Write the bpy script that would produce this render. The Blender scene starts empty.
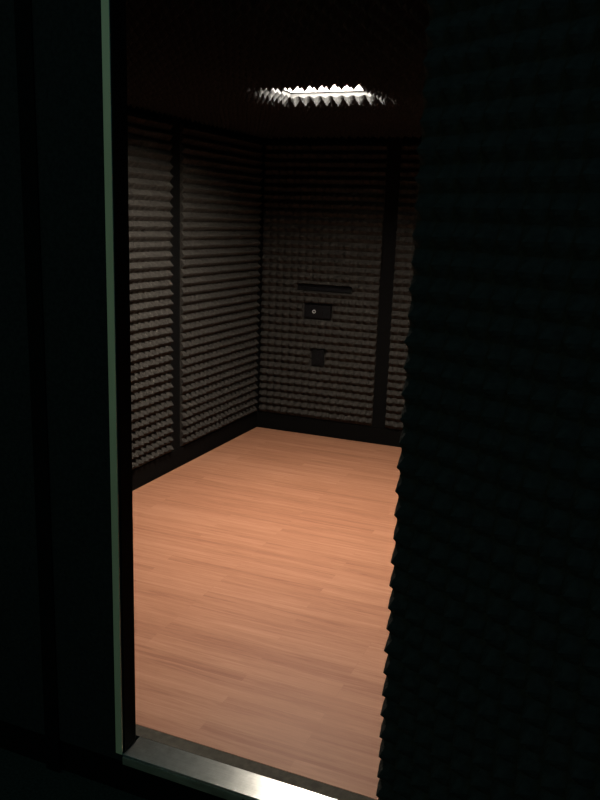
import bpy, bmesh, math, random
from mathutils import Vector, Matrix
random.seed(7)
S = bpy.context.scene
COL = S.collection

# ------------------------------------------------------------------ materials
def new_mat(name):
    m = bpy.data.materials.new(name); m.use_nodes = True
    nt = m.node_tree
    for n in list(nt.nodes): nt.nodes.remove(n)
    out = nt.nodes.new('ShaderNodeOutputMaterial')
    b = nt.nodes.new('ShaderNodeBsdfPrincipled')
    nt.links.new(b.outputs[0], out.inputs[0])
    return m, nt, b

def node(nt, kind, **kw):
    n = nt.nodes.new(kind)
    for k, v in kw.items():
        if k in n.inputs: n.inputs[k].default_value = v
        else: setattr(n, k, v)
    return n

def noisy(name, c1, c2, scale, rough, bump=0.0, bump_scale=None, metallic=0.0, spec=0.5, stretch=(1, 1, 1), dist=0.002):
    m, nt, b = new_mat(name)
    tc = node(nt, 'ShaderNodeTexCoord')
    mp = node(nt, 'ShaderNodeMapping'); mp.inputs['Scale'].default_value = stretch
    nt.links.new(tc.outputs['Object'], mp.inputs[0])
    n = node(nt, 'ShaderNodeTexNoise', Scale=scale, Detail=6.0)
    nt.links.new(mp.outputs[0], n.inputs['Vector'])
    r = node(nt, 'ShaderNodeValToRGB')
    r.color_ramp.elements[0].position = .32; r.color_ramp.elements[1].position = .68
    r.color_ramp.elements[0].color = (*c1, 1); r.color_ramp.elements[1].color = (*c2, 1)
    nt.links.new(n.outputs[0], r.inputs[0]); nt.links.new(r.outputs[0], b.inputs['Base Color'])
    b.inputs['Roughness'].default_value = rough
    b.inputs['Metallic'].default_value = metallic
    b.inputs['Specular IOR Level'].default_value = spec
    if bump:
        n2 = node(nt, 'ShaderNodeTexNoise', Scale=bump_scale or scale * 4, Detail=4.0)
        nt.links.new(mp.outputs[0], n2.inputs['Vector'])
        bp = node(nt, 'ShaderNodeBump', Strength=bump, Distance=dist)
        nt.links.new(n2.outputs[0], bp.inputs['Height']); nt.links.new(bp.outputs[0], b.inputs['Normal'])
    return m

M_foam = noisy('charcoal_foam', (.0240, .0220, .0195), (.0365, .0332, .0292), 60, 1.0, .5, 420, spec=.08)
M_foam_shaded = noisy('shaded_ceiling_foam', (.019, .0198, .0202), (.028, .0292, .030), 60, 1.0, .5, 420, spec=.08)  # same foam as the walls, ceiling shade put into its colour
M_fabric = noisy('black_fabric', (.010, .010, .010), (.018, .018, .018), 90, .95, .3, 700, spec=.15)
M_strip = noisy('black_strip', (.0018, .0018, .0018), (.003, .003, .003), 40, .85, .1, 200, spec=.06)
M_base = noisy('black_baseboard', (.0018, .0017, .0016), (.003, .0028, .0026), 25, .85, .1, 200, spec=.06)
M_carpet = noisy('dark_carpet', (.020, .024, .020), (.050, .055, .045), 120, 1.0, .8, 500, spec=.1, dist=.004)
M_plastic = noisy('black_plastic', (.003, .003, .0035), (.005, .005, .006), 30, .55, .05, 300, spec=.12)
M_hole = noisy('socket_black', (.002, .002, .002), (.003, .003, .003), 30, .8, spec=.1)
M_rubber = noisy('dusty_rubber', (.045, .041, .032), (.080, .070, .055), 45, .9, .4, 300, spec=.2)
M_chrome = noisy('nickel', (.75, .75, .73), (.85, .85, .82), 60, .45, metallic=.5)
M_green = noisy('dull_aluminium_trim', (.60, .53, .34), (.76, .68, .46), 9, .62, .12, 250, metallic=.35, stretch=(1, 1, .25))
M_lip = noisy('worn_aluminium', (.20, .17, .13), (.42, .38, .31), 18, .55, .3, 120, metallic=.7, stretch=(.4, 1, 1))
M_white = noisy('grey_enamel', (.24, .24, .23), (.30, .30, .29), 20, .5)

def mat_emit():
    m, nt, b = new_mat('lamp_diffuser')
    b.inputs['Base Color'].default_value = (.9, .9, .88, 1)
    b.inputs['Emission Color'].default_value = (1.0, .90, .78, 1)
    b.inputs['Emission Strength'].default_value = 206
    return m
M_lamp = mat_emit()

def mat_floor():
    m, nt, b = new_mat('laminate')
    L = nt.links.new
    tc = node(nt, 'ShaderNodeTexCoord')
    br = nt.nodes.new('ShaderNodeTexBrick')
    br.offset = .43; br.offset_frequency = 3; br.squash = 1
    for k, v in {'Scale': 1, 'Mortar Size': .0007, 'Mortar Smooth': .3, 'Bias': 0, 'Brick Width': .80, 'Row Height': .052}.items():
        br.inputs[k].default_value = v
    br.inputs['Color1'].default_value = (0, 0, 0, 1); br.inputs['Color2'].default_value = (1, 1, 1, 1)
    br.inputs['Mortar'].default_value = (.2, .2, .2, 1)
    L(tc.outputs['Object'], br.inputs['Vector'])
    # long grain
    mp = node(nt, 'ShaderNodeMapping'); mp.inputs['Scale'].default_value = (1.3, 26, 1)
    L(tc.outputs['Object'], mp.inputs[0])
    add = node(nt, 'ShaderNodeVectorMath', operation='MULTIPLY_ADD')
    add.inputs[1].default_value = (7, 7, 7)
    L(br.outputs['Color'], add.inputs[0]); L(mp.outputs[0], add.inputs[2])
    g = node(nt, 'ShaderNodeTexNoise', Scale=1.6, Detail=8.0, Roughness=.66, Distortion=.9)
    L(add.outputs[0], g.inputs['Vector'])
    mp2 = node(nt, 'ShaderNodeMapping'); mp2.inputs['Scale'].default_value = (9, 170, 1)
    L(tc.outputs['Object'], mp2.inputs[0])
    f = node(nt, 'ShaderNodeTexNoise', Scale=2.0, Detail=3.0)
    L(mp2.outputs[0], f.inputs['Vector'])
    # tone = .45*plank + .4*grain + .15*fine
    a1 = node(nt, 'ShaderNodeMath', operation='MULTIPLY'); a1.inputs[1].default_value = .15
    L(br.outputs['Color'], a1.inputs[0])
    a2 = node(nt, 'ShaderNodeMath', operation='MULTIPLY_ADD'); a2.inputs[1].default_value = .80
    L(g.outputs[0], a2.inputs[0]); L(a1.outputs[0], a2.inputs[2])
    a3 = node(nt, 'ShaderNodeMath', operation='MULTIPLY_ADD'); a3.inputs[1].default_value = .22
    L(f.outputs[0], a3.inputs[0]); L(a2.outputs[0], a3.inputs[2])
    r = node(nt, 'ShaderNodeValToRGB')
    e = r.color_ramp.elements
    e[0].position = .40; e[0].color = (.240, .098, .054, 1)
    e[1].position = .84; e[1].color = (.43, .215, .130, 1)
    x = e.new(.60); x.color = (.340, .153, .087, 1)
    L(a3.outputs[0], r.inputs[0]); L(r.outputs[0], b.inputs['Base Color'])
    b.inputs['Roughness'].default_value = .55
    b.inputs['Specular IOR Level'].default_value = .25
    bp = node(nt, 'ShaderNodeBump', Strength=.12, Distance=.001)
    L(a3.outputs[0], bp.inputs['Height']); L(bp.outputs[0], b.inputs['Normal'])
    return m
M_floor = mat_floor()

def mat_brushed():
    m, nt, b = new_mat('brushed_aluminium')
    L = nt.links.new
    tc = node(nt, 'ShaderNodeTexCoord')
    mp = node(nt, 'ShaderNodeMapping'); mp.inputs['Scale'].default_value = (2.5, 260, 1)
    L(tc.outputs['Object'], mp.inputs[0])
    n = node(nt, 'ShaderNodeTexNoise', Scale=1.0, Detail=5.0); L(mp.outputs[0], n.inputs['Vector'])
    n3 = node(nt, 'ShaderNodeTexNoise', Scale=22, Detail=6.0, Roughness=.7); L(tc.outputs['Object'], n3.inputs['Vector'])
    mul = node(nt, 'ShaderNodeMath', operation='MULTIPLY_ADD'); mul.inputs[1].default_value = .6
    L(n.outputs[0], mul.inputs[0]); L(n3.outputs[0], mul.inputs[2])
    r = node(nt, 'ShaderNodeValToRGB')
    r.color_ramp.elements[0].position = .55; r.color_ramp.elements[0].color = (.55, .56, .53, 1)
    r.color_ramp.elements[1].position = 1.0; r.color_ramp.elements[1].color = (.84, .85, .82, 1)
    L(mul.outputs[0], r.inputs[0]); L(r.outputs[0], b.inputs['Base Color'])
    b.inputs['Metallic'].default_value = .95
    b.inputs['Roughness'].default_value = .36
    b.inputs['Anisotropic'].default_value = .95
    t = node(nt, 'ShaderNodeCombineXYZ'); t.inputs[1].default_value = 1
    L(t.outputs[0], b.inputs['Tangent'])
    bp = node(nt, 'ShaderNodeBump', Strength=.25, Distance=.0004)
    L(n.outputs[0], bp.inputs['Height']); L(bp.outputs[0], b.inputs['Normal'])
    return m
M_sill = mat_brushed()

# ------------------------------------------------------------------ helpers
def link_mesh(name, bm, m, parent=None, loc=(0, 0, 0)):
    me = bpy.data.meshes.new(name)
    bmesh.ops.recalc_face_normals(bm, faces=bm.faces)
    bm.to_mesh(me); bm.free()
    me.materials.append(m)
    o = bpy.data.objects.new(name, me); COL.objects.link(o)
    o.location = loc
    if parent: o.parent = parent
    return o

def box(bm, lo, hi, bevel=0.0):
    r = bmesh.ops.create_cube(bm, size=1)
    vs = r['verts']
    for v in vs:
        v.co = Vector([lo[i] + (v.co[i] + .5) * (hi[i] - lo[i]) for i in range(3)])
    if bevel:
        es = list({e for v in vs for e in v.link_edges})
        bmesh.ops.bevel(bm, geom=es, offset=bevel, segments=2, profile=.7, affect='EDGES')

def cyl(bm, p, axis, r, h, seg=24, r2=None):
    q = Vector((0, 0, 1)).rotation_difference(Vector(axis)).to_matrix().to_4x4()
    bmesh.ops.create_cone(bm, cap_ends=True, segments=seg, radius1=r, radius2=r if r2 is None else r2, depth=h,
                          matrix=Matrix.Translation(Vector(p) + Vector(axis) * h / 2) @ q)

def boxes(name, lst, m, parent=None, bevel=0.0):
    bm = bmesh.new()
    for lo, hi in lst: box(bm, lo, hi, bevel)
    return link_mesh(name, bm, m, parent)

def struct(o): o['kind'] = 'structure'; return o
def thing(o, label, cat, group=None):
    o['label'] = label; o['category'] = cat
    if group: o['group'] = group
    return o
def empty(name, loc=(0, 0, 0), rz=0):
    o = bpy.data.objects.new(name, None); COL.objects.link(o)
    o.location = loc; o.rotation_euler = (0, 0, rz); o.empty_display_size = .1
    return o

P = .058      # pitch of the foam pyramids
BASE = .014   # solid foam behind the pyramids
AMP = .046    # pyramid height
def foam_mesh(name, origin, U, V, W, H, holes=(), parent=None, amp=AMP, pu=P, m=None, rows=True):
    """pyramid foam sheet W x H; U, V in-plane, N = U x V points into the room"""
    U = Vector(U); V = Vector(V); N = U.cross(V).normalized(); O = Vector(origin)
    k = 6
    nu = int(round(W / pu)); nv = int(round(H / P))
    du, dv = W / nu / k, H / nv / k
    NU, NV = nu * k, nv * k
    bm = bmesh.new()
    g = []
    jit = [[(random.uniform(-.0025, .0025), random.uniform(-.0025, .0025), random.uniform(.92, 1.04)) for _ in range(nv)] for _ in range(nu)]
    for i in range(NU + 1):
        row = []
        for j in range(NV + 1):
            a = abs((i % k) / k - .5) * 2; b = abs((j % k) / k - .5) * 2    # 0 on the tip, 1 in the valley
            ci, cj = min(i // k, nu - 1), min(j // k, nv - 1)
            jx, jy, js = jit[ci][cj]
            t = 1 - (a + b) / 2
            c = (2 + math.cos(math.pi * a) + math.cos(math.pi * b)) / 4
            rb = .55 * (1 - b) + .45 * (.5 + .5 * math.cos(math.pi * b))      # deep grooves between the rows
            ra = .6 * a + .4 * (.5 - .5 * math.cos(math.pi * a))             # shallow saddles along a row
            h = (.12 + .88 * rb ** .9) * (1 - .50 * ra) if rows else .5 * (.6 * t + .4 * c) ** 1.25 + .5 * (.62 * (1 - max(a, b)) + .38 * (1 - a) * (1 - b))
            h = h * js
            z = BASE + amp * h
            x, y = i * du + jx * h, j * dv + jy * h
            for (a0, b0, a1, b1) in holes:
                if a0 < x < a1 and b0 < y < b1: z = .002
            row.append(bm.verts.new(O + U * x + V * y + N * z))
        g.append(row)
    for i in range(NU):
        for j in range(NV):
            bm.faces.new((g[i][j], g[i + 1][j], g[i + 1][j + 1], g[i][j + 1]))
    # closed back and rim
    ring = [(i, 0) for i in range(NU)] + [(NU, j) for j in range(NV)] + [(i, NV) for i in range(NU, 0, -1)] + [(0, j) for j in range(NV, 0, -1)]
    back = [bm.verts.new(O + U * (i * du) + V * (j * dv)) for i, j in ring]
    n = len(ring)
    for q in range(n):
        i, j = ring[q]; i2, j2 = ring[(q + 1) % n]
        bm.faces.new((g[i][j], back[q], back[(q + 1) % n], g[i2][j2]))
    bm.faces.new(back)
    return link_mesh(name, bm, m or M_foam, parent)

def foam(origin, U, V, W, H, label, group=None, holes=(), **kw):
    origin = Vector(origin) + Vector(U).cross(Vector(V)).normalized() * .0013
    o = foam_mesh('acoustic_foam_panel', origin, U, V, W, H, holes, **kw)
    return thing(o, label, 'acoustic foam', group)

# ------------------------------------------------------------------ dimensions
XL, XR = -2.672, -.150        # inner faces of the side walls (behind the foam)
YF0, YF1 = 1.825, 1.890       # front wall
YB = 5.625                    # inner face of the back wall
ZC = 2.262                    # ceiling board
JL, JR = -1.300, -.430        # door opening
ZOUT = -.150                  # floor outside

# ------------------------------------------------------------------ setting
struct(boxes('floor', [((XL, 1.966, -.03), (XR, YB, 0))], M_floor))
struct(boxes('ground', [((-5.0, -3.5, ZOUT - .05), (3.5, 7.0, ZOUT))], M_carpet))
struct(boxes('booth_base', [((XL - .07, YF0 + .012, ZOUT), (XR + .07, YB + .07, -.032))], M_base))
struct(boxes('wall_left', [((XL - .07, YF1, -.03), (XL, YB, ZC))], M_strip))
struct(boxes('wall_right', [((XR, YF1, -.03), (XR + .07, YB, ZC))], M_strip))
struct(boxes('wall_back', [((XL - .07, YB, -.03), (XR + .07, YB + .07, ZC))], M_strip))
struct(boxes('wall_front', [((XL - .07, YF0, -.03), (JL, YF1, ZC)), ((JR, YF0, -.03), (XR + .07, YF1, ZC)),
                            ((JL, YF0, 2.235), (JR, YF1, ZC))], M_fabric))
LX0, LX1, LY0, LY1 = -1.715, -1.235, 3.56, 3.94     # opening for the lamp
struct(boxes('ceiling', [((XL - .07, YF0, ZC), (XR + .07, LY0, ZC + .14)), ((XL - .07, LY1, ZC), (XR + .07, YB + .07, ZC + .14)),
                         ((XL - .07, LY0, ZC), (LX0, LY1, ZC + .14)), ((LX1, LY0, ZC), (XR + .07, LY1, ZC + .14))], M_strip))

BZ = .128
def skirt(name, lo, hi):
    return struct(boxes(name, [(lo, hi)], M_base, bevel=.003))
skirt('baseboard_left', (XL, 1.966, 0), (XL + .022, YB, BZ))
skirt('baseboard_back', (XL + .022, YB - .022, 0), (XR - .022, YB, BZ))
skirt('baseboard_right', (XR - .022, 1.966, 0), (XR, YB, BZ))

struct(boxes('baseboard_front', [((XL + .022, YF1, 0), (JL - .06, YF1 + .022, BZ))], M_base, bevel=.003))
# seam battens between the wall sections
n = 0
def batten(lo, hi, m=M_strip):
    global n
    n += 1
    return struct(boxes('trim_%d' % n, [(lo, hi)], m, bevel=.002))
for y, y1 in ((3.193, 3.280), (4.310, 4.432)): batten((XL, y, BZ), (XL + .012, y1, ZC))
for x in (-1.690, -.64): batten((x, YB - .012, BZ), (x + .098, YB, ZC))
# outside seam of the front wall and the metal edge of the door frame
batten((-1.600, YF0 - .006, ZOUT), (-1.545, YF0, ZC + .07), M_strip)
struct(boxes('trim_%d' % (n + 1), [((JL - .0235, YF0 - .004, -.004), (JL, YF0, 2.26)), ((JL - .003, YF0, .002), (JL, YF0 + .004, 2.235))], M_green, bevel=.0008))
n += 1
# black lining of the left jamb
struct(boxes('trim_%d' % (n + 1), [((JL, YF0 + .006, .002), (JL + .004, YF1, 2.235))], M_base))
n += 1
# dusty strip between threshold and laminate
struct(boxes('trim_%d' % (n + 1), [((JL - .06, 1.9175, -.03), (JR, 1.9655, -.001))], M_rubber, bevel=.002))
n += 1

# ------------------------------------------------------------------ foam on the walls
Z0 = .134; HF = 35 * P + .02
FT = 2.2 - .06
# left wall: U runs +Y, V +Z, normal = U x V = +X
foam((XL, 2.00, Z0), (0, 1, 0), (0, 0, 1), 1.185, HF, 'charcoal pyramid foam panel on the left wall, the one nearest the doorway')
foam((XL, 3.285, Z0), (0, 1, 0), (0, 0, 1), 1.018, HF, 'narrow visible charcoal pyramid foam panel on left wall, right beside the green-grey door edge')
foam((XL, 4.436, Z0), (0, 1, 0), (0, 0, 1), 1.122, HF, 'charcoal pyramid foam panel on the left wall between black batten and room corner')
# back wall: U runs +X, V +Z -> normal -Y
hx0 = XL + .040
E_ = .009
def hz(x0, z0, x1, z1): return (x0 - hx0 - E_, z0 - Z0 - E_, x1 - hx0 + E_, z1 - Z0 + E_)
WB = -1.694 - hx0
foam((hx0, YB, Z0), (1, 0, 0), (0, 0, 1), WB, HF, 'wide charcoal foam panel on the back wall, cut out around slot and outlet',
     holes=[hz(-2.345, 1.118, -1.905, 1.158), hz(-2.275, .912, -2.055, 1.014), hz(-2.203, .550, -2.100, .678)])
foam((-1.588, YB, Z0), (1, 0, 0), (0, 0, 1), .944, HF, 'charcoal foam panel on the back wall between black batten and open door')
foam((-.538, YB, Z0), (1, 0, 0), (0, 0, 1), .32, HF, 'slim charcoal pyramid foam panel on the back wall at the right corner')
# right wall: normal -X ; U = -Y
for y0, w, s in ((YB - .064, 1.105, 'near the back corner'), (4.36, 1.105, 'in the middle of the wall'), (3.16, 1.15, 'nearest the door')):
    foam((XR, y0, Z0), (0, -1, 0), (0, 0, 1), w, HF, 'charcoal pyramid foam panel on the right wall, ' + s)
# inside of the front wall: normal +Y ; U = -X
foam((JL - .09, YF1, Z0), (-1, 0, 0), (0, 0, 1), 1.22, HF, 'charcoal pyramid foam panel on the inside of the front wall left of the doorway')

# ceiling foam, N = -Z :  U = +Y, V = +X  ->  U x V = -Z
CX0, CX1 = XL + .004, XR - .004
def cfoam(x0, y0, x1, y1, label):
    foam((x0, y0, ZC), (0, 1, 0), (1, 0, 0), y1 - y0, x1 - x0, label, m=M_foam_shaded, rows=False)
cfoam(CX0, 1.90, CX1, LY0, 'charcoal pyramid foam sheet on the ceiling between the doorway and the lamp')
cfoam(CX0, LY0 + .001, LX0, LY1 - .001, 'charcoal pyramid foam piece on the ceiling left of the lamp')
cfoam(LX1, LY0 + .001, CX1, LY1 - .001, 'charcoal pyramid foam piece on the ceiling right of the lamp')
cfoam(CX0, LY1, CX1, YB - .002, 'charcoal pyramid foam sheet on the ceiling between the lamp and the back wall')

# ------------------------------------------------------------------ ceiling lamp
lamp = thing(empty('ceiling_light', ((LX0 + LX1) / 2, (LY0 + LY1) / 2, ZC)),
             'glaring white square ceiling lamp sunk into the dark pyramid foam', 'ceiling light')
hw, hh = (LX1 - LX0) / 2 - .003, (LY1 - LY0) / 2 - .003
bm = bmesh.new()
t = .008
for lo, hi in (((-hw, -hh, .003), (-hw + t, hh, .128)), ((hw - t, -hh, .003), (hw, hh, .128)),
               ((-hw + t, -hh, .003), (hw - t, -hh + t, .128)), ((-hw + t, hh - t, .003), (hw - t, hh, .128)),
               ((-hw, -hh, .128), (hw, hh, .138))):
    box(bm, lo, hi)
link_mesh('housing', bm, M_white, lamp)
bm = bmesh.new()
K = 10
vs = []
for i in range(K + 1):
    r = []
    for j in range(K + 1):
        u, v = i / K * 2 - 1, j / K * 2 - 1
        dz = .085 - .014 * (1 - u ** 4) * (1 - v ** 4)
        r.append(bm.verts.new((u * (hw - t - .001), v * (hh - t - .001), dz)))
    vs.append(r)
for i in range(K):
    for j in range(K):
        f = bm.faces.new((vs[i][j], vs[i][j + 1], vs[i + 1][j + 1], vs[i + 1][j])); f.smooth = True
ring = [vs[i][0] for i in range(K)] + [vs[K][j] for j in range(K)] + [vs[i][K] for i in range(K, 0, -1)] + [vs[0][j] for j in range(K, 0, -1)]
up = [bm.verts.new((v.co.x, v.co.y, .120)) for v in ring]
for q in range(len(ring)):
    bm.faces.new((ring[q], ring[(q + 1) % len(ring)], up[(q + 1) % len(ring)], up[q]))
bm.faces.new(up)
link_mesh('diffuser', bm, M_lamp, lamp)

# ------------------------------------------------------------------ fittings on the back wall
YW = YB - .0038
sl = thing(empty('cable_slot', (-2.125, YW, 1.138)), 'thin black horizontal slot in the back wall foam above the jack plate', 'slot')
bm = bmesh.new()
for lo, hi in (((-.214, -.012, -.018), (.214, 0, -.013)), ((-.214, -.012, .013), (.214, 0, .018)),
               ((-.214, -.012, -.013), (-.209, 0, .013)), ((.209, -.012, -.013), (.214, 0, .013)), ((-.209, -.004, -.013), (.209, 0, .013))):
    box(bm, lo, hi)
link_mesh('slot_frame', bm, M_plastic, sl)
for i in range(3):
    bm = bmesh.new(); cyl(bm, (-.15 + .15 * i, -.0045, 0), (0, -1, 0), .006, .002, 16)
    link_mesh('screw', bm, M_hole, sl)

jp = thing(empty('jack_plate', (-2.165, YW, .963)), 'black rectangular jack plate with one shiny round connector on the back wall', 'jack plate')
boxes('plate', [((-.105, -.030, -.047), (.105, 0, .047))], M_plastic, jp, bevel=.003)
for i, x in enumerate((-.024, .044)):
    bm = bmesh.new()
    cyl(bm, (x, -.0302, 0), (0, -1, 0), .017, .003, 28)
    fl = link_mesh('jack_socket', bm, M_plastic, jp)
    bm = bmesh.new()      # ring of the connector
    R1, R2 = (.013, .0085) if i == 0 else (.011, .0095)
    k = 28; a = []
    for q in range(k):
        c, s = math.cos(q * 2 * math.pi / k), math.sin(q * 2 * math.pi / k)
        a.append([bm.verts.new((x + r * c, y, r * s)) for r, y in ((R1, -.0334), (R1, -.038), (R2, -.038), (R2, -.0334))])
    for q in range(k):
        for w in range(4):
            bm.faces.new((a[q][w], a[(q + 1) % k][w], a[(q + 1) % k][(w + 1) % 4], a[q][(w + 1) % 4]))
    ring_o = link_mesh('ring', bm, M_chrome if i == 0 else M_plastic, fl)
    if i == 0: ring_o['label'] = 'shiny metal connector ring'
for x in (-.095, .095):
    bm = bmesh.new(); cyl(bm, (x, -.0302, 0), (0, -1, 0), .004, .0015, 12)
    link_mesh('screw', bm, M_hole, jp)

ou = thing(empty('power_outlet', (-2.1515, YW, .614)), 'small upright black power outlet low on the back wall foam', 'power outlet')
boxes('cover_plate', [((-.048, -.024, -.060), (.048, 0, .060))], M_plastic, ou, bevel=.003)
for z in (-.024, .024):
    bm = bmesh.new()
    box(bm, (-.017, -.027, z - .014), (.017, -.0242, z + .014), .003)
    so = link_mesh('socket', bm, M_plastic, ou)
    boxes('slots', [((-.009, -.0285, z - .004), (-.006, -.0272, z + .006)), ((.006, -.0285, z - .004), (.009, -.0272, z + .006)),
                    ((-.002, -.0285, z - .011), (.002, -.0272, z - .007))], M_hole, so)

# ------------------------------------------------------------------ threshold
th = thing(empty('door_threshold', (JL, YF0, 0)), 'brushed aluminium door threshold catching the lamp at the foot of the doorway', 'threshold')
W = JR - JL
bm = bmesh.new(); box(bm, (.002, -.004, -.010), (W - .002, .091, 0), .0015)
link_mesh('sill_plate', bm, M_sill, th)
bm = bmesh.new(); box(bm, (.002, -.006, -.036), (W - .002, .010, -.0105), .001)
lip = link_mesh('front_lip', bm, M_lip, th); lip['label'] = 'worn dull front edge of the threshold'
for x in (.425, .79):
    bm = bmesh.new()
    cyl(bm, (x, -.0065, -.022), (0, -1, 0), .007, .004, 20, .004)
    link_mesh('screw', bm, M_base, th)

# ------------------------------------------------------------------ the open door
ang = math.radians(-32)
PX, PY = -.4460, 1.7600
d = empty('door_1', (PX, PY, .01), ang); struct(d)
# local: +x along the door away from the hinge, face with foam towards -y
DW, DH = .90, 2.24
boxes('door_leaf', [((0, .002, .02), (DW, .062, DH))], M_fabric, d, bevel=.003)
fm = foam_mesh('foam_lining', (0.0, .001, .075), (1, 0, 0), (0, 0, 1), DW - .02, 37 * P, parent=d, amp=.040, rows=False)
fm['label'] = 'charcoal pyramid foam covering the inner face of the door'
boxes('door_sweep', [((.004, .010, 0), (DW - .004, .05, .019))], M_base, d)
for z in (.25, 1.1, 1.95):
    bm = bmesh.new(); cyl(bm, (-.010, .060, z), (0, 0, 1), .009, .11, 16)
    box(bm, (-.010, .064, z), (.045, .069, z + .11))
    link_mesh('hinge', bm, M_base, d)

# ------------------------------------------------------------------ light outside the booth
def area(name, loc, target, size, power, color):
    l = bpy.data.lights.new(name, 'AREA'); l.shape = 'RECTANGLE'
    l.size, l.size_y = size; l.energy = power; l.color = color
    o = bpy.data.objects.new(name, l); COL.objects.link(o); o.location = loc
    o.rotation_euler = (Vector(target) - Vector(loc)).to_track_quat('-Z', 'Y').to_euler()
    return o
area('outside_blue_light', (.9, -1.1, 3.1), (.15, 1.3, 2.3), (.9, .6), 4.2, (.12, .52, 1.0))  # unseen bluish light outside the booth, from above right
area('room_light', (-1.9, -2.4, 1.9), (-1.3, 1.8, 1.3), (.5, .5), 6.5, (.72, 1.0, .50))

w = bpy.data.worlds.new('world'); S.world = w; w.use_nodes = True
bg = w.node_tree.nodes.get('Background') or w.node_tree.nodes.new('ShaderNodeBackground')
bg.inputs[0].default_value = (.30, .85, .90, 1); bg.inputs[1].default_value = .062

# ------------------------------------------------------------------ camera
f, pit, roll, yaw = 797.865, math.radians(12.88558286), math.radians(2.00255587), math.radians(-22.1843923)
cy, sy, cp, sp = math.cos(yaw), math.sin(yaw), math.cos(pit), math.sin(pit)
fwd = Vector((sy * cp, cy * cp, -sp)); r0 = Vector((cy, -sy, 0)); u0 = r0.cross(fwd)
right = math.cos(roll) * r0 + math.sin(roll) * u0
upv = -math.sin(roll) * r0 + math.cos(roll) * u0
cam = bpy.data.cameras.new('camera'); co = bpy.data.objects.new('camera', cam); COL.objects.link(co)
cam.sensor_fit = 'VERTICAL'; cam.sensor_height = 36; cam.sensor_width = 27; cam.lens = 36 * f / 800
cam.clip_start = .02
mw = Matrix((right, upv, -fwd)).transposed().to_4x4(); mw.translation = Vector((0, 0, 1.65))
co.matrix_world = mw
S.camera = co

S.view_settings.view_transform = 'Standard'; S.view_settings.look = 'None'
S.view_settings.gamma = 1; S.view_settings.exposure = 0; S.view_settings.use_curve_mapping = False
